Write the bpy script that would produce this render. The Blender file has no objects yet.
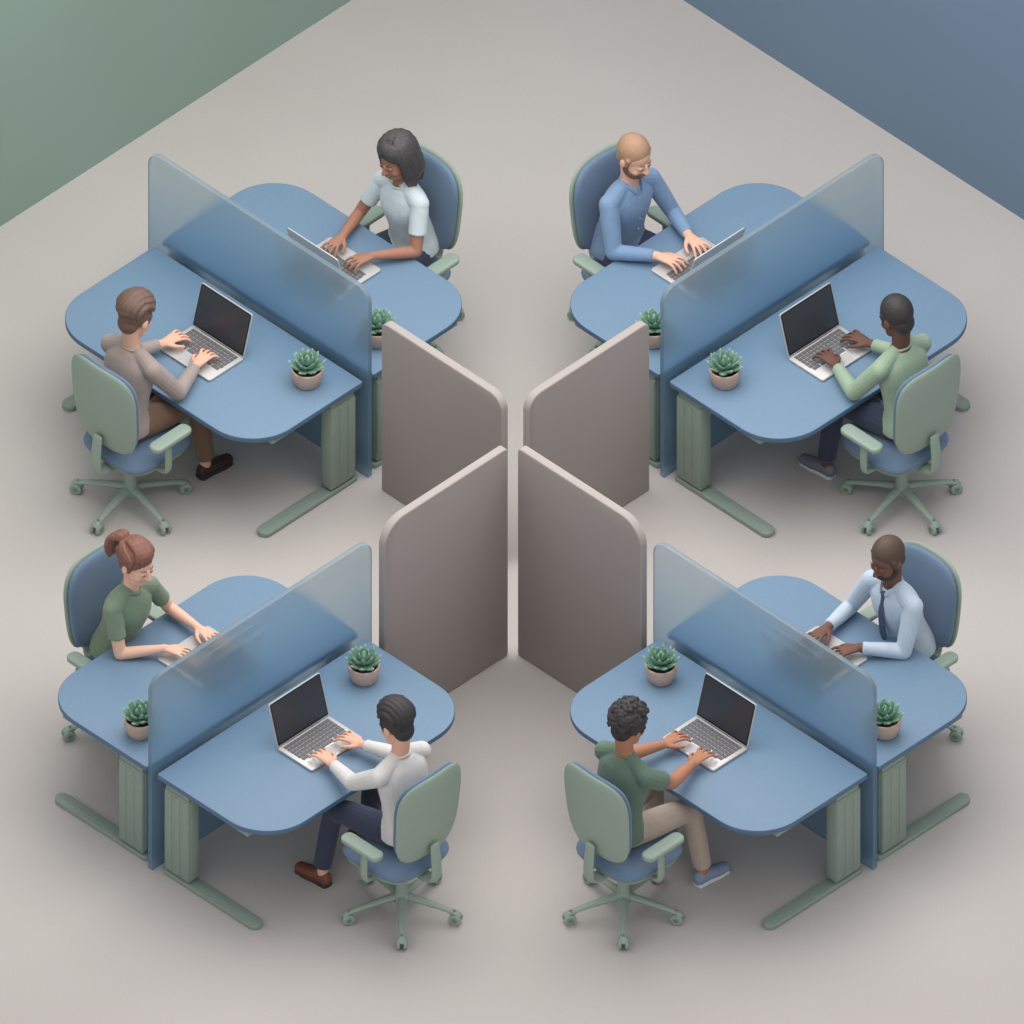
import bpy, bmesh, math, random
import numpy as np
from mathutils import Vector, Matrix
from mathutils.bvhtree import BVHTree
random.seed(4)
scene = bpy.context.scene
COL = scene.collection
try:
    scene.view_settings.view_transform = 'Standard'
except Exception as e:
    print(e)

def lin(c):
    out = []
    for v in c:
        v = v/255.0
        out.append(v/12.92 if v <= 0.04045 else ((v+0.055)/1.055)**2.4)
    return out

MATS = {}
def mat(name, rgb, rough=0.55, nscale=30.0, namt=0.04, bump=0.0, bscale=200.0, metal=0.0, spec=0.4, sheen=0.0):
    if name in MATS: return MATS[name]
    m = bpy.data.materials.new(name); m.use_nodes = True
    nt = m.node_tree; b = nt.nodes['Principled BSDF']
    c = lin(rgb)
    tc = nt.nodes.new('ShaderNodeTexCoord')
    no = nt.nodes.new('ShaderNodeTexNoise'); no.inputs['Scale'].default_value = nscale; no.inputs['Detail'].default_value = 4
    nt.links.new(tc.outputs['Object'], no.inputs['Vector'])
    rp = nt.nodes.new('ShaderNodeValToRGB')
    rp.color_ramp.elements[0].position = 0.3; rp.color_ramp.elements[1].position = 0.7
    rp.color_ramp.elements[0].color = [max(0, v*(1-namt)) for v in c]+[1]
    rp.color_ramp.elements[1].color = [min(1, v*(1+namt)) for v in c]+[1]
    nt.links.new(no.outputs['Fac'], rp.inputs['Fac'])
    nt.links.new(rp.outputs['Color'], b.inputs['Base Color'])
    b.inputs['Roughness'].default_value = rough
    b.inputs['Metallic'].default_value = metal
    b.inputs['Specular IOR Level'].default_value = spec
    if sheen: b.inputs['Sheen Weight'].default_value = sheen
    if bump > 0:
        n2 = nt.nodes.new('ShaderNodeTexNoise'); n2.inputs['Scale'].default_value = bscale; n2.inputs['Detail'].default_value = 3
        nt.links.new(tc.outputs['Object'], n2.inputs['Vector'])
        bp = nt.nodes.new('ShaderNodeBump'); bp.inputs['Strength'].default_value = bump; bp.inputs['Distance'].default_value = 0.01
        nt.links.new(n2.outputs['Fac'], bp.inputs['Height'])
        nt.links.new(bp.outputs['Normal'], b.inputs['Normal'])
    MATS[name] = m
    return m

# ------------------------------------------------------------------ parts
class Parts:
    def __init__(s): s.v = []; s.f = []; s.m = []
    def add(s, vs, fs, m, M=None):
        o = len(s.v)
        for p in vs:
            p = Vector(p)
            s.v.append(M @ p if M is not None else p)
        for f in fs:
            s.f.append([i+o for i in f]); s.m.append(m)
    def obj(s, name, mats, parent=None, ang=40, M=None):
        me = bpy.data.meshes.new(name)
        me.from_pydata([tuple(p) for p in s.v], [], s.f)
        for m in mats: me.materials.append(m)
        me.polygons.foreach_set('material_index', s.m)
        bm = bmesh.new(); bm.from_mesh(me)
        bmesh.ops.recalc_face_normals(bm, faces=bm.faces)
        a = math.radians(ang)
        for e in bm.edges:
            if len(e.link_faces) == 2 and e.calc_face_angle(0) > a: e.smooth = False
        for f in bm.faces: f.smooth = True
        bm.to_mesh(me); bm.free()
        return link(name, me, parent, M)

def link(name, me, parent=None, M=None):
    ob = bpy.data.objects.new(name, me); COL.objects.link(ob)
    if parent is not None: ob.parent = parent
    if M is not None: ob.matrix_basis = M
    return ob

def empty(name, M):
    e = bpy.data.objects.new(name, None); e.empty_display_size = 0.2
    COL.objects.link(e); e.matrix_basis = M
    return e

def T(x, y, z=0): return Matrix.Translation((x, y, z))
def R(a, ax): return Matrix.Rotation(math.radians(a), 4, ax)

def rrect(x0, x1, y0, y1, radii, n=10):
    pts = []
    cs = [(x0, y0, 180), (x1, y0, 270), (x1, y1, 0), (x0, y1, 90)]
    for (cx, cy, a0), r in zip(cs, radii):
        sx = 1 if cx == x0 else -1; sy = 1 if cy == y0 else -1
        ox, oy = cx+sx*r, cy+sy*r
        if r < 1e-5: pts.append((cx, cy)); continue
        for i in range(n+1):
            a = math.radians(a0+90*i/n)
            pts.append((ox+r*math.cos(a), oy+r*math.sin(a)))
    return pts

def slab(P, outline, z0, z1, m, M=None, bev=0.004, seg=2, mside=None):
    bm = bmesh.new()
    vs = [bm.verts.new((x, y, z0)) for x, y in outline]
    f = bm.faces.new(vs); f.normal_update()
    r = bmesh.ops.extrude_face_region(bm, geom=[f])
    nv = [g for g in r['geom'] if isinstance(g, bmesh.types.BMVert)]
    for v in nv: v.co.z = z1
    bmesh.ops.recalc_face_normals(bm, faces=bm.faces)
    if bev > 0:
        es = [e for e in bm.edges if abs(e.verts[0].co.z-e.verts[1].co.z) < 1e-6]
        if len(outline) <= 8: es = list(bm.edges)
        bmesh.ops.bevel(bm, geom=es, offset=bev, segments=seg, profile=0.5, affect='EDGES', clamp_overlap=True)
    bm.verts.index_update(); bm.normal_update()
    V = [v.co.copy() for v in bm.verts]
    F1 = []; F2 = []
    for f in bm.faces:
        idx = [v.index for v in f.verts]
        if mside is not None and abs(f.normal.z) < 0.9: F2.append(idx)
        else: F1.append(idx)
    o = len(P.v)
    P.add(V, F1, m, M)
    for f in F2:
        P.f.append([i+o for i in f]); P.m.append(mside)
    bm.free()

def box(P, c, s, m, M=None, bev=0.004):
    x, y, z = c; a, b, h = s
    slab(P, [(x-a/2, y-b/2), (x+a/2, y-b/2), (x+a/2, y+b/2), (x-a/2, y+b/2)], z-h/2, z+h/2, m, M, bev)

def crom(pts, sub):
    n = len(pts); out = []
    A = [np.array(p, float) for p in pts]
    for i in range(n-1):
        p0 = A[i-1] if i > 0 else 2*A[0]-A[1]
        p1, p2 = A[i], A[i+1]
        p3 = A[i+2] if i+2 < n else 2*A[-1]-A[-2]
        for k in range(sub):
            t = k/sub
            out.append(0.5*((2*p1)+(-p0+p2)*t+(2*p0-5*p1+4*p2-p3)*t*t+(-p0+3*p1-3*p2+p3)*t**3))
    out.append(A[-1])
    return out

def tube(P, pts, m, n=14, side=(1, 0, 0), sub=4, capk=1.0, M=None):
    """pts: (x,y,z,ra[,rb])"""
    q = [tuple(p) if len(p) == 5 else tuple(p)+(p[3],) for p in pts]
    q = crom(q, sub) if sub > 1 and len(q) > 2 else [np.array(p, float) for p in q]
    C = [Vector(p[:3]) for p in q]; ra = [max(1e-4, p[3]) for p in q]; rb = [max(1e-4, p[4]) for p in q]
    N = len(C)
    side = Vector(side)
    rings = []
    def ring(c, t, a, b):
        s = side - t*side.dot(t)
        if s.length < 1e-3: s = t.orthogonal()
        s.normalize(); u = t.cross(s)
        return [c+s*(a*math.cos(2*math.pi*k/n))+u*(b*math.sin(2*math.pi*k/n)) for k in range(n)]
    tans = []
    for i in range(N):
        a = C[max(0, i-1)]; b = C[min(N-1, i+1)]
        t = (b-a); tans.append(t.normalized() if t.length > 1e-7 else Vector((0, 0, 1)))
    r0 = min(ra[0], rb[0])*capk; r1 = min(ra[-1], rb[-1])*capk
    for an in (72, 48, 24):
        a = math.radians(an)
        rings.append(ring(C[0]-tans[0]*r0*math.sin(a), tans[0], ra[0]*math.cos(a), rb[0]*math.cos(a)))
    for i in range(N): rings.append(ring(C[i], tans[i], ra[i], rb[i]))
    for an in (24, 48, 72):
        a = math.radians(an)
        rings.append(ring(C[-1]+tans[-1]*r1*math.sin(a), tans[-1], ra[-1]*math.cos(a), rb[-1]*math.cos(a)))
    V = [p for r in rings for p in r]; F = []
    for i in range(len(rings)-1):
        for k in range(n):
            F.append([i*n+k, i*n+(k+1) % n, (i+1)*n+(k+1) % n, (i+1)*n+k])
    V.append(C[0]-tans[0]*r0); V.append(C[-1]+tans[-1]*r1)
    a = len(V)-2; L = (len(rings)-1)*n
    for k in range(n):
        F.append([a, (k+1) % n, k]); F.append([a+1, L+k, L+(k+1) % n])
    P.add(V, F, m, M)

def ell(P, c, r, m, M=None, nu=16, nv=10, rot=None):
    V = []; F = []
    c = Vector(c)
    for j in range(1, nv):
        th = math.pi*j/nv
        for i in range(nu):
            ph = 2*math.pi*i/nu
            p = Vector((r[0]*math.sin(th)*math.cos(ph), r[1]*math.sin(th)*math.sin(ph), r[2]*math.cos(th)))
            if rot is not None: p = rot @ p
            V.append(c+p)
    t = Vector((0, 0, r[2])); b = Vector((0, 0, -r[2]))
    if rot is not None: t = rot @ t; b = rot @ b
    V += [c+t, c+b]; a = len(V)-2
    for j in range(nv-2):
        for i in range(nu):
            F.append([j*nu+i, j*nu+(i+1) % nu, (j+1)*nu+(i+1) % nu, (j+1)*nu+i])
    for i in range(nu):
        F.append([a, (i+1) % nu, i]); F.append([a+1, (nv-2)*nu+i, (nv-2)*nu+(i+1) % nu])
    P.add(V, F, m, M)

def cyl(P, c, r0, r1, h, m, M=None, n=24, bev=0.003):
    prof = [(0, 0), (r0-bev, 0), (r0, bev), (r1, h-bev), (r1-bev, h), (0, h)]
    lathe(P, c, prof, m, M, n)

def lathe(P, c, prof, m, M=None, n=24):
    V = []; F = []; idx = []
    for (r, z) in prof:
        if r < 1e-6:
            idx.append([len(V)]); V.append((c[0], c[1], c[2]+z))
        else:
            idx.append(list(range(len(V), len(V)+n)))
            for k in range(n):
                a = 2*math.pi*k/n
                V.append((c[0]+r*math.cos(a), c[1]+r*math.sin(a), c[2]+z))
    for A, B in zip(idx[:-1], idx[1:]):
        for k in range(n):
            k2 = (k+1) % n
            if len(A) == 1 and len(B) == 1: continue
            if len(A) == 1: F.append([A[0], B[k2], B[k]])
            elif len(B) == 1: F.append([A[k], A[k2], B[0]])
            else: F.append([A[k], A[k2], B[k2], B[k]])
    P.add(V, F, m, M)

def cushion(P, w, h, t, m, M=None, ex=4.5, taper=0.0, curve=0.0, n=48, rings=9, edge=0.35, curvey=0.0, puff=1.0):
    V = []; F = []
    def pt(s, k, sg):
        a = 2*math.pi*k/n
        ca, sa = math.cos(a), math.sin(a)
        rr = (abs(ca)**ex+abs(sa)**ex)**(-1/ex)
        x = ca*rr*s*w/2; y = sa*rr*s*h/2
        x *= 1+taper*(y/(h/2))
        z = sg*t/2*(edge*(max(0, 1-s**14))**0.5+(1-edge)*(max(0, 1-s**4))**0.8*puff)
        z += curve*(x/(w/2))**2+curvey*(y/(h/2))**2
        return (x, y, z)
    ss = [0.25, 0.45, 0.62, 0.75, 0.85, 0.92, 0.965, 0.99, 1.0]
    top = [[len(V)]]; V.append((0, 0, t/2*(edge+(1-edge)*puff)))
    for s in ss:
        top.append(list(range(len(V), len(V)+n)))
        V += [pt(s, k, 1) for k in range(n)]
    bot = [[len(V)]]; V.append((0, 0, -t/2*(edge+(1-edge)*puff)))
    for s in ss[:-1]:
        bot.append(list(range(len(V), len(V)+n)))
        V += [pt(s, k, -1) for k in range(n)]
    bot.append(top[-1])
    for R_ in (top, bot):
        for A, B in zip(R_[:-1], R_[1:]):
            for k in range(n):
                k2 = (k+1) % n
                if len(A) == 1: F.append([A[0], B[k], B[k2]])
                else: F.append([A[k], B[k], B[k2], A[k2]])
    P.add(V, F, m, M)

# ------------------------------------------------------------------ materials
M_desk = mat('desk_laminate', (108, 134, 158), 0.5, 60, 0.03, 0.05, 400)
M_deskedge = mat('desk_edge_band', (82, 108, 136), 0.5)
M_steel = mat('green_powder_coat', (134, 149, 138), 0.5, 40, 0.03, 0.04, 500)
M_steeld = mat('green_powder_coat_dark', (108, 129, 114), 0.55)
M_shell = mat('green_chair_shell', (143, 160, 147), 0.5, 40, 0.02)
M_cush = mat('blue_upholstery', (98, 120, 144), 0.8, 120, 0.06, 0.15, 600, sheen=0.2)
M_fabric = mat('taupe_partition_fabric', (150, 141, 137), 0.95, 250, 0.07, 0.25, 700, sheen=0.1)
M_trim = mat('taupe_partition_edge', (166, 158, 153), 0.85, 100, 0.03, spec=.2)
M_silver = mat('laptop_aluminium', (196, 194, 192), 0.4, 60, 0.02, metal=0.25)
M_key = mat('laptop_keys', (98, 98, 102), 0.5)
M_pad = mat('laptop_trackpad', (178, 177, 178), 0.35)
M_screen = mat('laptop_display', (56, 58, 64), 0.3, spec=0.5)
M_bezel = mat('laptop_bezel', (32, 33, 37), 0.4)
M_pot = mat('clay_pot', (190, 165, 150), 0.7, 40, 0.05, 0.05, 300)
M_soil = mat('potting_soil', (60, 48, 42), 0.95, 150, 0.3, 0.5, 200)
M_leaf = mat('succulent_leaf', (104, 142, 120), 0.5, 25, 0.2)
M_leaf2 = mat('succulent_leaf_tip', (154, 184, 162), 0.5, 25, 0.1)

def frosted():
    m = bpy.data.materials.new('frosted_blue_glass'); m.use_nodes = True
    nt = m.node_tree; N = nt.nodes; Lk = nt.links.new
    for n in list(N): N.remove(n)
    out = N.new('ShaderNodeOutputMaterial')
    tc = N.new('ShaderNodeTexCoord'); sp = N.new('ShaderNodeSeparateXYZ'); Lk(tc.outputs['Object'], sp.inputs[0])
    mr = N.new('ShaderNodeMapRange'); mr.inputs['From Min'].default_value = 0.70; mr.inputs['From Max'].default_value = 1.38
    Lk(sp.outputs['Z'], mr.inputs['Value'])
    def ramp(a, b, c):
        rp = N.new('ShaderNodeValToRGB'); e = rp.color_ramp.elements
        e[0].position = 0; e[0].color = lin(a)+[1]; e[1].position = 1; e[1].color = lin(c)+[1]
        x = e.new(.5); x.color = lin(b)+[1]
        Lk(mr.outputs[0], rp.inputs['Fac']); return rp.outputs['Color']
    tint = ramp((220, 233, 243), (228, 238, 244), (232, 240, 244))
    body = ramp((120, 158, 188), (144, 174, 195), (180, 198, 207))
    rf = N.new('ShaderNodeBsdfRefraction'); rf.inputs['Roughness'].default_value = .34; rf.inputs['IOR'].default_value = 1.12; Lk(tint, rf.inputs['Color'])
    df = N.new('ShaderNodeBsdfPrincipled'); Lk(body, df.inputs['Base Color']); df.inputs['Roughness'].default_value = .45
    tp = N.new('ShaderNodeBsdfTransparent'); Lk(tint, tp.inputs['Color'])
    m2 = N.new('ShaderNodeMixShader'); m2.inputs[0].default_value = .38; Lk(rf.outputs[0], m2.inputs[1]); Lk(tp.outputs[0], m2.inputs[2])
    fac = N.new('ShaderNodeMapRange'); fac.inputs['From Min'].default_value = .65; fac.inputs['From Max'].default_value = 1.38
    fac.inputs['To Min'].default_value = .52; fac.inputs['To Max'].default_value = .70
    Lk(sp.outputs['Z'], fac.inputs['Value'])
    geo = N.new('ShaderNodeNewGeometry')      # back faces made fully transmissive to keep the slab's inside from darkening
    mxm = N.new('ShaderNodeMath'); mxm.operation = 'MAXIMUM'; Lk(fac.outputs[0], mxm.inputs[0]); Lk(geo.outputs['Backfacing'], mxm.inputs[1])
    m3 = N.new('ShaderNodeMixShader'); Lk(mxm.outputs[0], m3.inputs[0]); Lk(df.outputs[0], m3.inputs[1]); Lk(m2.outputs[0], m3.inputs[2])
    Lk(m3.outputs[0], out.inputs['Surface'])
    return m
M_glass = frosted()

# ------------------------------------------------------------------ room
CX, CY = 0.03, 5.50
LEN = 15.0
def wall_mat(name, c0, c1, axis_scale):
    m = bpy.data.materials.new(name); m.use_nodes = True
    nt = m.node_tree; b = nt.nodes['Principled BSDF']; b.inputs['Roughness'].default_value = 0.9
    tc = nt.nodes.new('ShaderNodeTexCoord')
    no = nt.nodes.new('ShaderNodeTexNoise'); no.inputs['Scale'].default_value = axis_scale; no.inputs['Detail'].default_value = 2
    nt.links.new(tc.outputs['Object'], no.inputs['Vector'])
    rp = nt.nodes.new('ShaderNodeValToRGB'); rp.color_ramp.elements[0].position = .3; rp.color_ramp.elements[1].position = .7
    rp.color_ramp.elements[0].color = lin(c0)+[1]; rp.color_ramp.elements[1].color = lin(c1)+[1]
    nt.links.new(no.outputs['Fac'], rp.inputs['Fac']); nt.links.new(rp.outputs['Color'], b.inputs['Base Color'])
    return m
def floor_mat():
    m = bpy.data.materials.new('speckled_grey_floor'); m.use_nodes = True
    nt = m.node_tree; b = nt.nodes['Principled BSDF']; b.inputs['Roughness'].default_value = 0.75
    b.inputs['Specular IOR Level'].default_value = 0.25
    tc = nt.nodes.new('ShaderNodeTexCoord')
    n1 = nt.nodes.new('ShaderNodeTexNoise'); n1.inputs['Scale'].default_value = 0.7; n1.inputs['Detail'].default_value = 2
    n2 = nt.nodes.new('ShaderNodeTexNoise'); n2.inputs['Scale'].default_value = 90; n2.inputs['Detail'].default_value = 3
    for n in (n1, n2): nt.links.new(tc.outputs['Object'], n.inputs['Vector'])
    r1 = nt.nodes.new('ShaderNodeValToRGB'); r1.color_ramp.elements[0].position = .3; r1.color_ramp.elements[1].position = .7
    r1.color_ramp.elements[0].color = lin((184, 178, 174))+[1]; r1.color_ramp.elements[1].color = lin((190, 184, 180))+[1]
    r2 = nt.nodes.new('ShaderNodeValToRGB'); r2.color_ramp.elements[0].position = .3; r2.color_ramp.elements[1].position = .7
    r2.color_ramp.elements[0].color = (.93, .93, .93, 1); r2.color_ramp.elements[1].color = (1, 1, 1, 1)
    nt.links.new(n1.outputs['Fac'], r1.inputs['Fac']); nt.links.new(n2.outputs['Fac'], r2.inputs['Fac'])
    mx = nt.nodes.new('ShaderNodeMix'); mx.data_type = 'RGBA'; mx.blend_type = 'MULTIPLY'; mx.inputs[0].default_value = 1
    nt.links.new(r1.outputs['Color'], mx.inputs[6]); nt.links.new(r2.outputs['Color'], mx.inputs[7])
    nt.links.new(mx.outputs[2], b.inputs['Base Color'])
    return m
def simple_box(name, x0, x1, y0, y1, z0, z1, m, M):
    P = Parts()
    V = [(x, y, z) for z in (z0, z1) for x, y in ((x0, y0), (x1, y0), (x1, y1), (x0, y1))]
    P.add(V, [[0, 3, 2, 1], [4, 5, 6, 7], [0, 1, 5, 4], [1, 2, 6, 5], [2, 3, 7, 6], [3, 0, 4, 7]], 0)
    return P.obj(name, [m], M=M)
RM = T(CX, CY) @ R(45, 'Z')
simple_box('floor', -LEN, 0, -LEN, 0, -0.1, 0, floor_mat(), RM)
simple_box('wall_left', -LEN, 0.1, 0, 0.1, 0, 3.2, wall_mat('sage_green_wall', (130, 151, 135), (142, 162, 154), 0.35), RM)
simple_box('wall_right', 0, 0.1, -LEN, 0, 0, 3.2, wall_mat('slate_blue_wall', (103, 125, 147), (110, 131, 152), 0.35), RM)

# ------------------------------------------------------------------ desk
def make_desk_mesh():
    P = Parts()
    D = 0.895
    slab(P, rrect(-0.848, 0.848, -D, 0, (.305, .305, .015, .015), 14), 0.695, 0.73, 0, None, 0.006, 3, mside=1)
    for sx in (-1, 1):
        x = sx*0.790
        box(P, (x, -0.145, 0.345), (0.085, 0.20, 0.60), 2, None, 0.010)
        box(P, (x, -0.145, 0.665), (0.07, 0.18, 0.06), 2, None, 0.004)
        for k in (-0.066, 0.0, 0.066):
            box(P, (x, -0.145+k, 0.345), (0.092, 0.056, 0.57), 2, None, 0.005)
        box(P, (x, -0.145, 0.345), (0.050, 0.208, 0.57), 2, None, 0.005)
        slab(P, rrect(x-0.045, x+0.045, -0.78, -0.02, (.045, .045, .03, .03), 8), 0.0, 0.032, 2, None, 0.008, 3)
        box(P, (x, -0.40, 0.678), (0.06, 0.62, 0.034), 2, None, 0.006)
    box(P, (0, -0.16, 0.655), (1.50, 0.06, 0.05), 2, None, 0.006)
    return P
desk_parts = make_desk_mesh()
desk_first = None
def put_desk(M):
    global desk_first
    if desk_first is None:
        ob = desk_parts.obj('office_desk', [M_desk, M_deskedge, M_steel], M=M); desk_first = ob
    else:
        ob = link('office_desk', desk_first.data, M=M)
    return ob

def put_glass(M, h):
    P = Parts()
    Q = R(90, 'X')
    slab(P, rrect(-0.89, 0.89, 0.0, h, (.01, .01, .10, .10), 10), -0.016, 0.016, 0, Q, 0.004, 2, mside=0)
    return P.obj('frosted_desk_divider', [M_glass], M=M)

def put_partition(x0, y0, x1, y1, h, r0, r1):
    d = Vector((x1-x0, y1-y0)); L = d.length; a = math.degrees(math.atan2(d.y, d.x))
    P = Parts(); Q = R(90, 'X')
    slab(P, rrect(0, L, 0.0, h, (.02, .02, r1, r0), 10), -0.026, 0.026, 1, Q, 0.006, 3)
    i = 0.006
    for s in (-1, 1):
        a0, a1 = (0.022, 0.0275) if s > 0 else (-0.0275, -0.022)
        slab(P, rrect(i, L-i, i, h-i, (.015, .015, max(.01, r1-i), max(.01, r0-i)), 10), a0, a1, 0, Q, 0.001, 2)
    return P.obj('fabric_partition_screen', [M_fabric, M_trim], M=T(x0, y0) @ R(a, 'Z'))

# ------------------------------------------------------------------ laptop
def laptop_meshes():
    P = Parts()
    w, d = 0.415, 0.285
    slab(P, rrect(-w/2, w/2, -d/2, d/2, (.018,)*4, 5), 0.002, 0.018, 0, None, 0.004, 2)
    rows, cols = 5, 13
    kw = 0.365/cols; kd = 0.0235
    for r in range(rows):
        for c in range(cols):
            box(P, (-0.1825+kw*(c+0.5), 0.106-r*0.028, 0.0195), (kw-0.005, kd-0.001, 0.005), 1, None, 0.0)
    for (cx, ww) in ((-0.150, 0.055), (-0.100, 0.035), (0.0, 0.15), (0.100, 0.035), (0.150, 0.055)):
        box(P, (cx, 0.106-5*0.028, 0.0195), (ww-0.005, kd-0.001, 0.005), 1, None, 0.0)
    slab(P, rrect(-0.06, 0.06, -0.132, -0.056, (.006,)*4, 3), 0.0175, 0.0188, 2, None, 0.0)
    for sx in (-1, 1):
        for sy in (-1, 1):
            cyl(P, (sx*0.16, sy*0.1, 0), 0.01, 0.01, 0.004, 4, n=10, bev=0.001)
    S = Parts()
    h = 0.288
    slab(S, rrect(-w/2, w/2, 0, h, (.006, .006, .016, .016), 5), -0.004, 0.005, 0, None, 0.003, 2)
    slab(S, rrect(-w/2+.006, w/2-.006, 0.008, h-.006, (.004, .004, .012, .012), 5), 0.004, 0.0062, 1, None, 0)
    slab(S, rrect(-w/2+.014, w/2-.014, 0.022, h-.014, (.004,)*4, 4), 0.006, 0.007, 2, None, 0)
    slab(S, rrect(-0.14, 0.14, -0.006, 0.006, (.005,)*4, 4), -0.006, 0.004, 3, None, 0)
    return P, S
LP, LS = laptop_meshes(); lap_me = []
def put_laptop(M, tilt=14):
    e = empty('laptop', M)
    H = T(0, 0.138, 0.021) @ R(90-tilt, 'X')
    if not lap_me:
        a = LP.obj('keyboard_base', [M_silver, M_key, M_pad, M_bezel, M_bezel], e)
        b = LS.obj('screen_lid', [M_silver, M_bezel, M_screen, M_bezel], e, M=H)
        lap_me.extend([a.data, b.data])
    else:
        link('keyboard_base', lap_me[0], e); link('screen_lid', lap_me[1], e, H)
    return e

# ------------------------------------------------------------------ succulent
def succ_mesh():
    P = Parts()
    prof = [(0, 0), (.066, 0), (.074, .008), (.090, .06), (.094, .105), (.092, .113), (.086, .115), (.080, .111), (.078, .095), (0, .095)]
    lathe(P, (0, 0, 0), prof, 0, None, 32)
    lathe(P, (0, 0, 0), [(.0805, .094), (.04, .102), (0, .104)], 1, None, 24)
    rnd = random.Random(3)
    def leaf(az, el, L, W, base):
        Mx = T(0, 0, base) @ R(az, 'Z') @ R(-el, 'Y')
        tube(P, [(0.008, 0, 0, W*.45, .007), (L*.35, 0, -.004, W*.85, .011), (L*.65, 0, -.002, W*.95, .010), (L*.88, 0, .007, W*.5, .006), (L, 0, .014, .002, .002)], 2, 8, (0, 1, 0), 2, 0.6, Mx)
        tube(P, [(L*.90, 0, .0085, W*.42, .0062), (L*1.02, 0, .0155, .0025, .0025)], 3, 8, (0, 1, 0), 1, 0.6, Mx)
    for i in range(9): leaf(i*40+rnd.uniform(-6, 6), 18+rnd.uniform(-5, 5), .115, .026, .112)
    for i in range(8): leaf(i*45+20+rnd.uniform(-6, 6), 40+rnd.uniform(-5, 5), .110, .024, .118)
    for i in range(6): leaf(i*60+10+rnd.uniform(-6, 6), 62+rnd.uniform(-4, 4), .095, .020, .122)
    for i in range(4): leaf(i*90+30, 77, .080, .014, .125)
    return P
SP = succ_mesh(); succ = []
def put_plant(M):
    if not succ:
        ob = SP.obj('potted_succulent', [M_pot, M_soil, M_leaf, M_leaf2], M=M); succ.append(ob.data)
    else: link('potted_succulent', succ[0], M=M)

# ------------------------------------------------------------------ chair
def chair_meshes():
    base = Parts()
    for k in range(5):
        Mx = R(90+72*k, 'Z')
        tube(base, [(0.02, 0, .125, .030, .022), (.15, 0, .108, .024, .017), (.31, 0, .078, .017, .012)], 0, 10, (0, 1, 0), 3, .6, Mx)
        tube(base, [(.315, 0, .085, .010), (.315, 0, .05, .010)], 1, 8, sub=1, M=Mx)
        for s in (-1, 1):
            Q = Mx @ T(.325, s*.009, .036) @ R(-90*s, 'X')
            lathe(base, (0, 0, 0), [(0, 0), (.030, 0), (.036, .004), (.036, .017), (.030, .022), (0, .022)], 0, Q, 18)
            lathe(base, (0, 0, 0), [(.016, .0218), (.014, .0245), (0, .0245)], 1, Q, 14)
        tube(base, [(.290, 0, .068, .018, .008), (.325, 0, .078, .022, .008), (.352, 0, .058, .018, .006)], 0, 10, (0, 1, 0), 2, .6, Mx)
    lathe(base, (0, 0, 0), [(0, .085), (.045, .085), (.05, .09), (.05, .135), (.036, .15), (.034, .26), (.024, .262), (.024, .40), (0, .40)], 0, None, 24)
    seat = Parts()
    cushion(seat, .52, .50, .10, 0, T(0, 0.04, .455), ex=4.2, taper=0.04, curvey=-.008)
    cushion(seat, .49, .47, .05, 1, T(0, 0.04, .415), ex=4.2, taper=0.04)
    box(seat, (0, 0, .39), (.2, .24, .05), 1, None, .012)
    back = Parts()
    BM = T(0, -.222, .862) @ R(5, 'X') @ R(90, 'X')
    cushion(back, .51, .62, .045, 1, BM @ T(0, 0, .022), ex=3.6, taper=.06, curve=-.035, edge=.6, curvey=-.01)
    cushion(back, .485, .595, .075, 0, BM @ T(0, 0, -.008), ex=3.6, taper=.06, curve=-.035, edge=.45, curvey=-.01)
    tube(back, [(0, -.08, .385, .045, .018), (0, -.22, .385, .045, .02), (0, -.280, .44, .04, .018), (0, -.268, .66, .035, .014)], 1, 12, (1, 0, 0), 5, .6)
    arms = Parts()
    for s in (-1, 1):
        tube(arms, [(s*.16, .0, .40, .024, .014), (s*.27, .0, .405, .024, .014), (s*.305, .0, .45, .026, .014), (s*.305, -.005, .63, .026, .016)], 0, 12, (0, 1, 0), 5, .6)
        slab(arms, rrect(s*.300-.045, s*.300+.045, -.13, .17, (.04,)*4, 7), .628, .664, 0, None, .012, 3)
    return base, seat, back, arms
CH = chair_meshes(); ch_me = []
def put_chair(M, star=0):
    e = empty('office_chair', M)
    if not ch_me:
        a = CH[0].obj('star_base', [M_shell, M_steeld], e, M=R(star, 'Z'))
        b = CH[1].obj('seat', [M_cush, M_shell], e)
        c = CH[2].obj('backrest', [M_cush, M_shell], e)
        d = CH[3].obj('armrests', [M_shell], e)
        ch_me.extend([a.data, b.data, c.data, d.data])
    else:
        link('star_base', ch_me[0], e, R(star, 'Z'))
        for n_, me in zip(('seat', 'backrest', 'armrests'), ch_me[1:]): link(n_, me, e)

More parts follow.
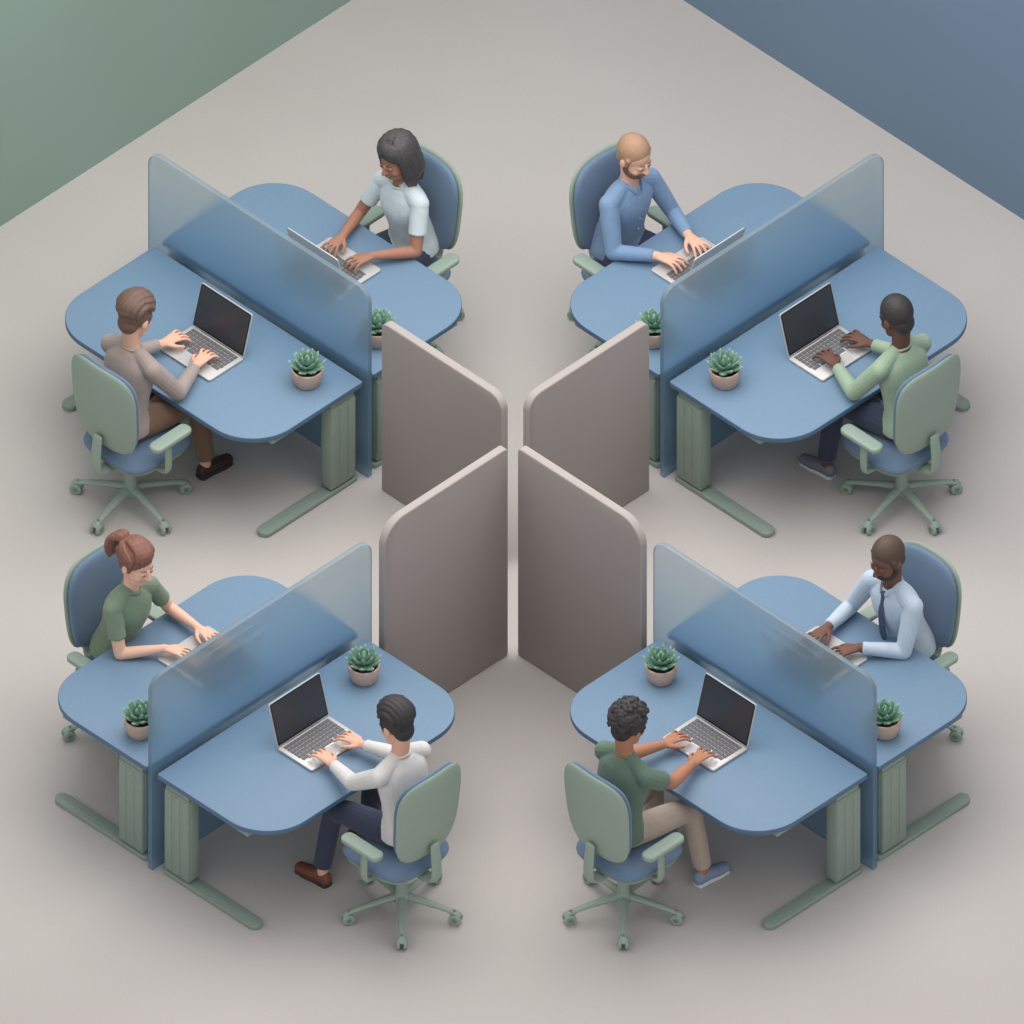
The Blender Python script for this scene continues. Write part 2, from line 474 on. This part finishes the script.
# ------------------------------------------------------------------ people
def remesh_obj(P, name, mats, parent, vox, smooth_it, clampz=None):
    me = bpy.data.meshes.new('tmp')
    me.from_pydata([tuple(p) for p in P.v], [], P.f)
    ob = bpy.data.objects.new('tmp', me); COL.objects.link(ob)
    r = ob.modifiers.new('r', 'REMESH'); r.mode = 'VOXEL'; r.voxel_size = vox; r.adaptivity = 0
    s = ob.modifiers.new('s', 'SMOOTH'); s.factor = 0.5; s.iterations = smooth_it
    dg = bpy.context.evaluated_depsgraph_get(); dg.update()
    nm = bpy.data.meshes.new_from_object(ob.evaluated_get(dg))
    bpy.data.objects.remove(ob); bpy.data.meshes.remove(me)
    nm.name = name
    nm.materials.clear()
    for m in mats: nm.materials.append(m)
    if clampz is not None:
        co = np.empty(len(nm.vertices)*3, np.float32); nm.vertices.foreach_get('co', co)
        co = co.reshape(-1, 3); co[:, 2] = np.maximum(co[:, 2], clampz)
        nm.vertices.foreach_set('co', co.ravel()); nm.update()
    n = len(nm.polygons)
    cen = np.empty(n*3, np.float32); nm.polygons.foreach_get('center', cen); cen = cen.reshape(-1, 3)
    if len(set(P.m)) > 1:
        bvh = BVHTree.FromPolygons([tuple(v) for v in P.v], P.f)
        mi = np.zeros(n, np.int32)
        fm = P.m
        for i in range(n):
            idx = bvh.find_nearest(cen[i])[2]
            mi[i] = fm[idx] if idx is not None else 0
    else: mi = np.full(n, P.m[0], np.int32)
    nm.polygons.foreach_set('material_index', mi)
    nm.polygons.foreach_set('use_smooth', np.ones(n, bool))
    nm.update()
    return link(name, nm, parent)

def ik(S, W, a, b, pole):
    d = W-S; L = min(d.length, (a+b)*0.995)
    dn = d.normalized()
    x = (a*a-b*b+L*L)/(2*L); h = math.sqrt(max(0, a*a-x*x))
    p = pole-dn*pole.dot(dn); p.normalize()
    return S+dn*x+p*h

def hand(P, W, f, u, s, m, sc=1.12):
    def q(a, b, c, r, r2=None):
        p = W+(f*a+s*b+u*c)*sc
        return (p.x, p.y, p.z, r*sc, (r2 if r2 else r)*sc)
    tube(P, [q(-.02, 0, 0, .024, .019), q(.02, .0, .0, .030, .016), (q(.06, -.001, .004, .037, .014)), q(.085, -.002, .003, .036, .011)], m, 14, tuple(s), 3, .6)
    for (b, fan, L) in ((.030, .016, 1.0), (.0095, .005, 1.1), (-.0115, -.007, 1.02), (-.032, -.018, .82)):
        tube(P, [q(.075, b*.9, .002, .0092), q(.085+.022*L, b+fan*.45, .004, .0088), q(.085+.046*L, b+fan*.85, -.010, .0083), q(.085+.060*L, b+fan, -.027, .0074)], m, 8, tuple(s), 3, 1.0)
    tube(P, [q(.015, .022, -.003, .013), q(.040, .045, -.008, .0115), (q(.066, .058, -.014, .0098)), q(.088, .060, -.024, .0085)], m, 8, tuple(s), 3, 1.0)

def sk(n, c): return mat(n, c, 0.65, 12, .03, spec=.25)
skin_m = {
 'light': sk('skin_light', (222, 174, 150)), 'fair': sk('skin_fair', (230, 184, 160)),
 'brown': sk('skin_brown', (164, 118, 98)), 'tan': sk('skin_tan', (178, 124, 96)),
 'dark': sk('skin_dark', (104, 74, 62)), 'deep': sk('skin_deep', (116, 82, 68))}
M_iris = mat('eye_iris', (74, 54, 46), .5)

def hair_parts(kind):
    H = Parts()
    c = Vector((0, -.022, .040)); rad = Vector((.094, .106, .106))
    def slicept(x, a, k=1.0, dz=0):
        sc = math.sqrt(max(0.02, 1-(x/rad.x)**2))
        return (c.x+x*k, c.y+math.cos(a)*rad.y*sc*k, c.z+math.sin(a)*rad.z*sc*k+dz)
    def azpt(az, el, k=1.0):
        az = math.radians(az); el = math.radians(el)
        return Vector((c.x+rad.x*k*math.cos(el)*math.sin(az), c.y+rad.y*k*math.cos(el)*math.cos(az), c.z+rad.z*k*math.sin(el)))
    ell(H, c, rad*(.975 if kind == 'buzz' else 1), 0, nu=24, nv=16)
    ell(H, (0, -.052, -.03), (.070, .056, .072), 0)
    for s in (-1, 1):
        tube(H, [(s*.084, .018, .04, .013, .02), (s*.083, .018, -.012, .008, .013)], 0, 8, (1, 0, 0), 1)
    if kind in ('swept', 'slick'):
        n = 9
        for i in range(n):
            x = -.078+.156*i/(n-1)
            pts = []
            for j in range(7):
                a = math.radians(38+j*24)
                k = 1.05+.10*math.sin(math.radians(min(180, 20+j*26)))*(1-abs(x)/.11)
                if kind == 'swept': k += .03*math.sin(j*1.9+i*.8)
                p = slicept(x, a, k, .004)
                r = (.021 if kind == 'swept' else .018)*(1.0 if 0 < j < 6 else .7)
                pts.append(p+(r,))
            tube(H, pts, 0, 10, (1, 0, 0), 3)
        for i in range(5):
            x = -.05+.025*i
            p0 = slicept(x, math.radians(48), 1.02); p1 = slicept(x+.006, math.radians(62), 1.17); p2 = slicept(x+.012, math.radians(92), 1.2)
            tube(H, [p0+(.016,), p1+(.02,), p2+(.016,)], 0, 10)
    elif kind == 'bob':
        for i in range(23):
            az = 58+(244)*i/22
            kk = 1.0+.025*(i % 2)
            p0 = azpt(az, 80, 1.03); p1 = azpt(az, 48, 1.07*kk); p2 = azpt(az, 10, 1.07*kk)
            d = Vector((math.sin(math.radians(az)), math.cos(math.radians(az)), 0))
            p3 = Vector((c.x, c.y, 0))+Vector((d.x*.108, d.y*.112, -.05))*kk; p4 = Vector((c.x, c.y, 0))+Vector((d.x*.110, d.y*.114, -.120))*kk
            p5 = Vector((c.x, c.y, 0))+Vector((d.x*.096, d.y*.100, -.185+.012*math.sin(i*2.1)))
            tube(H, [tuple(p)+(r,) for p, r in zip((p0, p1, p2, p3, p4, p5), (.010, .017, .017, .018, .017, .011))], 0, 8, (0, 0, 1), 3)
        for sd in (-1, 1):
            for i in range(6):
                az = sd*(8+11*i)
                p0 = azpt(-14, 66, 1.05); p1 = azpt(-10+(az+10)*.6, 54, 1.09); p2 = azpt(az, 38-i*2, 1.09); p3 = azpt(az*1.1, 22-i*5, 1.06)
                tube(H, [tuple(p)+(r,) for p, r in zip((p0, p1, p2, p3), (.010, .015, .014, .009))], 0, 8, (0, 0, 1), 3)
    elif kind == 'ponytail':
        tie = Vector((0, -.118, .075))
        for i in range(17):
            az = -100+200*i/16
            p0 = azpt(az, 30 if abs(az) < 60 else 5, 1.02); p1 = azpt(az*1.15, 55 if abs(az) < 60 else 25, 1.07)
            p1b = (p1+tie)*.5; n_ = (p1b-c).normalized(); p1b = c+Vector((n_.x*rad.x, n_.y*rad.y, n_.z*rad.z))*1.07
            tube(H, [tuple(p)+(r,) for p, r in zip((p0, p1, p1b, tie), (.012, .016, .016, .014))], 0, 8, (0, 0, 1), 3)
        for i in range(5):
            az = 150+15*i
            p0 = azpt(az, -35, 1.0); p1 = azpt(az, 0, 1.06)
            tube(H, [tuple(p)+(r,) for p, r in zip((p0, p1, tie), (.014, .017, .014))], 0, 8, (0, 0, 1), 3)
        for i in range(8):
            a = 2*math.pi*i/8; ox, oz = .026*math.cos(a), .020*math.sin(a)
            tube(H, [(ox*.4, -.112, .078+oz*.4, .012), (ox*1.2, -.150, .092+oz, .019), (ox*1.5, -.186+oz*.6, .055+oz*.5, .021), (ox*1.5, -.196+oz, -.01, .020), (ox*1.2, -.190+oz, -.075, .017), (ox*.4, -.178, -.125+abs(oz), .009)], 0, 8, (1, 0, 0), 3)
        tube(H, [(0, -.112, .074, .027), (0, -.128, .082, .027)], 1, 12, sub=1, capk=.3)
    elif kind == 'curly':
        rr = random.Random(11)
        ell(H, c+Vector((0, -.002, .004)), rad*1.07, 0, nu=24, nv=16)
        for i in range(420):
            az = rr.uniform(-180, 180); el = math.degrees(math.asin(rr.uniform(-.5, 1)))
            if abs(az) < 72 and el < 32: continue
            p = azpt(az, el, rr.uniform(1.09, 1.17))
            r = rr.uniform(.010, .015)
            ell(H, p, (r, r, r), 0, nu=8, nv=6)
    return H

def person(name, M, skin, top, pants, shoe, sole, hair, hairm, sleeve='long', lean=.05, wy=.44, wxl=-.12, wxr=.12,
           pitch=22, yaw=0, female=False, beard=None, collar=False, tie=None, dy=0.0, wz=.800, fo=0.0, fx=0.0):
    e = empty(name, M)
    P = Parts(); L = lean
    w = .9 if female else 1.0
    Y = dy
    ell(P, (0, Y-.01, .585), (.156*w, .122, .090), 2)
    for s in (-1, 1):
        kx = .128+fx*.5; ax = .138+fx
        tube(P, [(s*.080, Y+.02, .580, .084), (s*(.10+fx*.2), Y+.16, .586, .086), (s*(.118+fx*.4), Y+.32, .582, .076), (s*kx, Y+.43, .565, .066)], 2, 16)
        tube(P, [(s*kx, Y+.43, .560, .066), (s*(kx+.004), Y+.445+fo*.2, .46, .060), (s*(kx+ax)*.5, Y+.44+fo*.6, .30, .058), (s*ax, Y+.43+fo, .14, .054)], 2, 16, capk=.25)
        tube(P, [(s*ax, Y+.43+fo, .20, .032), (s*ax, Y+.43+fo, .07, .032)], 0, 10, sub=1)
        F_ = Y+fo
        tube(P, [(s*ax, F_+.405, .052, .036, .044), (s*(ax+.002), F_+.46, .055, .040, .042), (s*(ax+.007), F_+.53, .042, .044, .032), (s*(ax+.014), F_+.60, .036, .038, .026)], 3, 14, (1, 0, 0))
        tube(P, [(s*ax, F_+.39, .010, .040, .014), (s*(ax+.002), F_+.46, .010, .042, .014), (s*(ax+.007), F_+.54, .010, .049, .014), (s*(ax+.015), F_+.605, .010, .042, .014)], 4, 14, (1, 0, 0))
    wa = .125 if female else .150
    tube(P, [(0, Y-.008, .585, .184*w, .150), (0, Y-.004, .63, .178*w, .144), (0, Y+.003+.1*L, .70, wa+.012, .122), (0, Y+.015+.35*L, .80, wa+.006, .112), (0, Y+.03+.65*L, .93, .168*w, .120+.006*female),
             (0, Y+.035+.9*L, 1.02, .160*w, .102), (0, Y+.042+L, 1.085, .100*w, .070)], 1, 24, (1, 0, 0), 4, .30)
    if female:
        tube(P, [(-.060, Y+.088+.65*L, .945, .056), (0, Y+.086+.65*L, .950, .050), (.060, Y+.088+.65*L, .945, .056)], 1, 16, (0, 0, 1), 3)
    sh = Vector((.168*w, Y+.040+L, 1.030))
    ua, fa = .285, .265
    am = .88 if female else 1.0
    for s, wx in ((-1, wxl), (1, wxr)):
        S = Vector((s*sh.x, sh.y, sh.z)); W = Vector((wx, Y+wy-dy, wz))
        E = ik(S, W, ua, fa, Vector((s*.50, -.20, -.85)))
        tube(P, [(s*.02, sh.y, 1.098, .040, .050), (s*.09*w, sh.y, 1.068, .050, .056), (s*.14*w, sh.y, 1.045, .056), (S.x, S.y, S.z, .056)], 1, 14, (0, 1, 0), 3)
        d = (E-S); mid = S+d*.5
        if sleeve == 'long':
            tube(P, [(*S, .059*am), (*mid, .055*am), (*E, .048*am)], 1, 14, (0, 0, 1), 3)
            cuff = E+(W-E)*.88; m2 = E+(W-E)*.4
            tube(P, [(*E, .048*am), (*m2, .045*am), (*cuff, .036*am)], 1, 14, (0, 0, 1), 3, .25)
            c0 = E+(W-E)*.80
            tube(P, [(*c0, .038*am), (*cuff, .038*am)], 1, 14, sub=1, capk=.2)
        else:
            c1 = S+d*.62
            tube(P, [(*S, .061*am), (*(S+d*.3), .061*am), (*c1, .061*am)], 1, 14, (0, 0, 1), 3, .2)
            tube(P, [(*mid, .047*am), (*E, .041*am)], 0, 14, (0, 0, 1), 1)
            tube(P, [(*E, .041*am), (*(E+(W-E)*.35), .040*am), (*W, .027*am)], 0, 14, (0, 0, 1), 3)
        tube(P, [(*(E+(W-E)*.7), .029*am), (*W, .026*am)], 0, 12, sub=1)
        f = (W-E); f.z = 0; f = f.normalized(); f = (f+Vector((0, .8, 0))).normalized()
        sd = Vector((-s*f.y, s*f.x, 0))
        hand(P, W, f, Vector((0, 0, 1)), sd, 0, 1.12*(.93 if female else 1))
    hc = Vector((0, Y+.072+L*1.15, 1.312))
    HM = Matrix.Translation(hc) @ R(yaw, 'Z') @ R(-pitch, 'X')
    nb = HM @ Vector((0, -.025, -.06))
    nr = .046 if female else .053
    tube(P, [(0, Y+.035+L, 1.07, nr*1.15), (0, Y+.040+L, 1.13, nr), (*nb, nr)], 0, 16, (1, 0, 0), 3)
    ell(P, (0, -.012, .028), (.087, .100, .099), 0, HM, 24, 16)
    ell(P, (0, .028, -.030), (.074, .072, .098), 0, HM, 20, 14)
    tube(P, [(-.035, .045, -.088, .030), (0, .066, -.100, .030), (.035, .045, -.088, .030)], 0, 12, (0, 0, 1), 3, 1, HM)
    tube(P, [(0, .096, .012, .008), (0, .108, -.012, .010), (0, .117, -.032, .0135)], 0, 10, (1, 0, 0), 3, 1, HM)
    for s in (-1, 1):
        ell(P, (s*.012, .106, -.034), (.009, .009, .008), 0, HM, 8, 6)
        ell(P, (s*.031, .0865, .004), (.019, .012, .013), 0, HM, 10, 8)
        ell(P, (s*.088, -.006, -.012), (.010, .022, .032), 0, HM, 12, 8)
        ell(P, (s*.038, .064, -.040), (.030, .028, .030), 0, HM, 12, 8)
    ell(P, (0, .098, -.066), (.022, .010, .008), 0, HM, 10, 8)
    remesh_obj(P, 'body', [skin_m[skin], top, pants, shoe, sole], e, .0048, 4, 0.0)
    Hh = hair_parts(hair)
    hm = [hairm, M_tie]
    Hm = Parts(); Hm.add(Hh.v, Hh.f, 0, HM); Hm.m = list(Hh.m)
    remesh_obj(Hm, 'hair', hm, e, .0042, 3 if hair != 'buzz' else 6)
    if beard:
        B = Parts()
        ell(B, (0, .030, -.070), (.0765, .076, .062), 0, HM, 20, 14)
        for s in (-1, 1):
            tube(B, [(s*.079, .014, .02, .009, .013), (s*.079, .016, -.03, .011, .018), (s*.066, .035, -.075, .014, .022)], 0, 10, (1, 0, 0), 3, 1, HM)
        tube(B, [(-.026, .098, -.060, .007), (0, .107, -.052, .008), (.026, .098, -.060, .007)], 0, 8, (0, 0, 1), 3, 1, HM)
        remesh_obj(B, 'beard', [beard], e, .0042, 3)
    F = Parts()
    for s in (-1, 1):
        ell(F, (s*.031, .0962, -.0045), (.0100, .0045, .0026), 0, HM, 12, 8)
        tube(F, [(s*.015, .0935, .026, .0026), (s*.032, .0915, .030, .0030), (s*.048, .0800, .026, .0020)], 1, 6, (0, 0, 1), 3, 1, HM)
    yl = .105
    tube(F, [(-.014, yl-.003, -.0655, .0022), (0, yl+.001, -.0645, .0032), (.014, yl-.003, -.0655, .0022)], 2, 8, (0, 0, 1), 3, 1, HM)
    tube(F, [(-.012, yl-.003, -.0695, .0022), (0, yl+.001, -.0705, .0034), (.012, yl-.003, -.0695, .0022)], 2, 8, (0, 0, 1), 3, 1, HM)
    F.obj('face_features', [M_iris, beard or hairm, M_lip[skin]], e, 60)
    if collar:
        C_ = Parts()
        ny = Y+.040+L
        for s in (-1, 1):
            tube(C_, [(0, ny-.060, 1.118, .016, .007), (s*.045, ny-.035, 1.120, .018, .007), (s*.060, ny+.015, 1.112, .019, .007), (s*.036, ny+.062, 1.090, .022, .007), (s*.022, ny+.080, 1.068, .012, .005)], 0, 10, (0, 0, 1), 4, .5)
        cy = Y+.03+.65*L
        if tie:
            tube(C_, [(0, ny+.070, 1.078, .016, .012), (0, ny+.080, 1.062, .011, .010)], 1, 10, (1, 0, 0), 1, .6)
            tube(C_, [(0, ny+.078, 1.065, .011, .006), (0, cy+.116, 1.0, .018, .007), (0, cy+.127, .94, .023, .007), (0, cy+.119, .84, .028, .007), (0, cy+.110, .76, .028, .007), (0, cy+.112, .73, .008, .004)], 1, 10, (1, 0, 0), 4, .5)
        else:
            for z, yy in ((1.03, ny+.082), (.95, cy+.119), (.87, cy+.112), (.79, cy+.10)):
                ell(C_, (0, yy, z), (.006, .004, .006), 1, nu=8, nv=6)
        C_.obj('collar_and_tie' if tie else 'collar', [top, tie or M_button], e, 60)
    else:
        C_ = Parts()
        ny = Y+.040+L; pts = []
        for k in range(13):
            a = 2*math.pi*k/12
            pts.append((.060*w*math.sin(a), ny+.004+.056*math.cos(a), 1.112-.014*math.cos(a), .008))
        tube(C_, pts, 0, 8, (0, 0, 1), 2, .2)
        C_.obj('neckline', [top], e, 60)
    return e

M_tie = mat('navy_cloth', (70, 84, 112), .7)
M_button = mat('shirt_button', (150, 175, 205), .4)
M_lip = {k: mat('lips_'+k, c, .6) for k, c in {'light': (206, 148, 130), 'fair': (214, 152, 138), 'brown': (146, 98, 84), 'tan': (158, 104, 84), 'dark': (90, 60, 52), 'deep': (98, 66, 56)}.items()}
def cloth(n, c, r=.85): return mat(n, c, r, 18, .05, .25, 14, sheen=.15)
taupe = cloth('taupe_sweater', (156, 143, 137)); mint = cloth('pale_blue_grey_tshirt', (196, 207, 210)); blue = cloth('blue_shirt', (118, 145, 177))
green = cloth('green_sweater', (146, 167, 143)); dgreen = cloth('green_tshirt', (118, 137, 115)); white = cloth('off_white_sweater', (212, 209, 206))
green2 = cloth('forest_green_tshirt', (94, 117, 102)); lblue = cloth('light_blue_shirt', (184, 198, 212))
navy = cloth('navy_trousers', (52, 60, 82)); brownp = cloth('brown_trousers', (114, 89, 72)); beige = cloth('beige_chinos', (172, 157, 144)); slate = cloth('slate_trousers', (72, 86, 104))
sh_dk = mat('dark_brown_leather', (62, 48, 42), .5); sh_br = mat('brown_leather', (112, 70, 52), .5); sh_gr = mat('grey_sneaker', (120, 124, 132), .7); sh_bl = mat('blue_sneaker', (126, 145, 172), .7)
so_w = mat('white_sole', (205, 205, 205), .6); so_d = mat('dark_sole', (48, 40, 38), .6)
def hm_(n, c): return mat(n, c, .55, 60, .15, .3, 120)
h_brown = hm_('brown_hair', (106, 82, 72)); h_black = hm_('black_hair', (52, 49, 50)); h_char = hm_('charcoal_hair', (70, 66, 66)); h_blond = mat('shaved_light_brown_hair', (166, 132, 106), .6, 60, .06)
h_aub = hm_('auburn_hair', (128, 86, 74))
h_buzz = hm_('buzzed_black_hair', (52, 49, 50)); h_bd = mat('buzzed_brown_hair', (84, 66, 56), .6, 60, .06); b_br = hm_('brown_beard', (114, 82, 64)); b_dk = hm_('dark_beard', (58, 46, 42))

# ------------------------------------------------------------------ stations
def station(cx, cy, ang, mir, gh):
    S = T(cx, cy) @ R(ang, 'Z')
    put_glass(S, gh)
    sh = .028*mir
    put_desk(S @ T(sh, -.040))
    put_desk(S @ T(sh, .040) @ R(180, 'Z'))
    return S
UL = station(-1.44, .957, -45, 1, 1.39)
UR = station(1.486, .957, 45, -1, 1.39)
LL = station(-1.44, -2.52, 45, -1, 1.42)
LR = station(1.446, -2.52, -45, 1, 1.42)
z = .73
def half(S, s, chair, body, lap, plant, star, back=False, tilt=15):
    Rb = R(180, 'Z') if back else Matrix.Identity(4)
    put_chair(S @ T(s*chair[0], chair[1]) @ Rb, star*s)
    put_laptop(S @ T(s*lap[0], lap[1], z) @ Rb, tilt)
    put_plant(S @ T(s*plant[0], plant[1], z) @ R(star*3+40*back, 'Z'))
    return S @ T(s*body[0], body[1]) @ Rb
f_ul = half(UL, 1, (.085, -1.13), (.035, -1.145), (.055, -.53), (.658, -.277), 45)
f_ur = half(UR, -1, (.085, -1.13), (.035, -1.145), (.055, -.53), (.658, -.277), 45)
b_ul = half(UL, 1, (.10, 1.06), (.09, 1.14), (.054, .58), (.687, .266), -63, True)
b_ur = half(UR, -1, (.10, 1.06), (.09, 1.15), (.054, .58), (.687, .266), -63, True)
f_ll = half(LL, 1, (-.135, -1.28), (-.08, -1.275), (-.035, -.52), (.556, -.284), -9)
f_lr = half(LR, -1, (-.135, -1.28), (-.08, -1.275), (-.035, -.52), (.556, -.284), -9)
b_ll = half(LL, 1, (-.11, 1.00), (-.12, 1.03), (.043, .53), (-.687, .283), 27, True, 26)
b_lr = half(LR, -1, (-.11, 1.00), (-.09, 1.05), (.043, .53), (-.687, .283), 27, True, 26)

person('seated_man', f_ul, 'light', taupe, brownp, sh_dk, so_d, 'swept', h_brown, 'long', .03, .475, -.15, .12, fo=.06, fx=.04)
person('seated_man', f_ur, 'dark', green, navy, sh_gr, so_w, 'buzz', h_buzz, 'long', .03, .475, -.12, .15, fo=.06, fx=.04)
person('seated_woman', b_ul, 'brown', mint, navy, sh_dk, so_d, 'bob', h_char, 'short', .05, .42, -.09, .15, female=True, pitch=17)
person('seated_man', b_ur, 'light', blue, navy, sh_dk, so_d, 'buzz', h_blond, 'long', .05, .42, -.15, .10, beard=b_br, collar=True, pitch=19)
person('seated_man', f_ll, 'light', white, navy, sh_br, so_d, 'slick', h_black, 'long', .02, .53, -.08, .16, fo=.06, fx=.06)
person('seated_man', f_lr, 'tan', green2, beige, sh_bl, so_w, 'curly', h_black, 'short', .02, .53, -.16, .08, fo=.06, fx=.06)
person('seated_woman', b_ll, 'fair', dgreen, slate, sh_gr, so_w, 'ponytail', h_aub, 'short', .07, .38, -.27, -.01, female=True, pitch=17)
person('seated_man', b_lr, 'deep', lblue, navy, sh_dk, so_d, 'buzz', h_bd, 'long', .07, .40, -.01, .24, beard=b_dk, collar=True, tie=M_tie, pitch=19)

# ------------------------------------------------------------------ partitions
put_partition(-.728, .230, -.040, -.458, 1.26, .05, .10)
put_partition(.768, .230, .080, -.458, 1.26, .05, .10)
put_partition(-.040, -1.230, -.745, -1.935, 1.55, .03, .16)
put_partition(.050, -1.230, .755, -1.935, 1.55, .03, .16)

# ------------------------------------------------------------------ lights + world
w = bpy.data.worlds.new('soft_studio'); scene.world = w; w.use_nodes = True
bg = w.node_tree.nodes['Background']; bg.inputs[0].default_value = (.985, .985, 1.0, 1); bg.inputs[1].default_value = .84
al = bpy.data.lights.new('ceiling_softbox', 'AREA'); al.shape = 'SQUARE'; al.size = 7.0; al.energy = 480; al.color = (1, .975, .955)
ao = bpy.data.objects.new('ceiling_softbox', al); COL.objects.link(ao); ao.location = (0, 0, 6.5)

# ------------------------------------------------------------------ camera (orthographic, isometric-style)
cd = bpy.data.cameras.new('camera'); cam = bpy.data.objects.new('camera', cd); COL.objects.link(cam)
cd.type = 'ORTHO'; cd.ortho_scale = 1024/175.0; cd.clip_end = 100
el = math.asin(.645)
cam.location = (0, -20*math.cos(el), 20*math.sin(el)+.015)
cam.rotation_euler = (math.pi/2-el, 0, 0)
scene.camera = cam
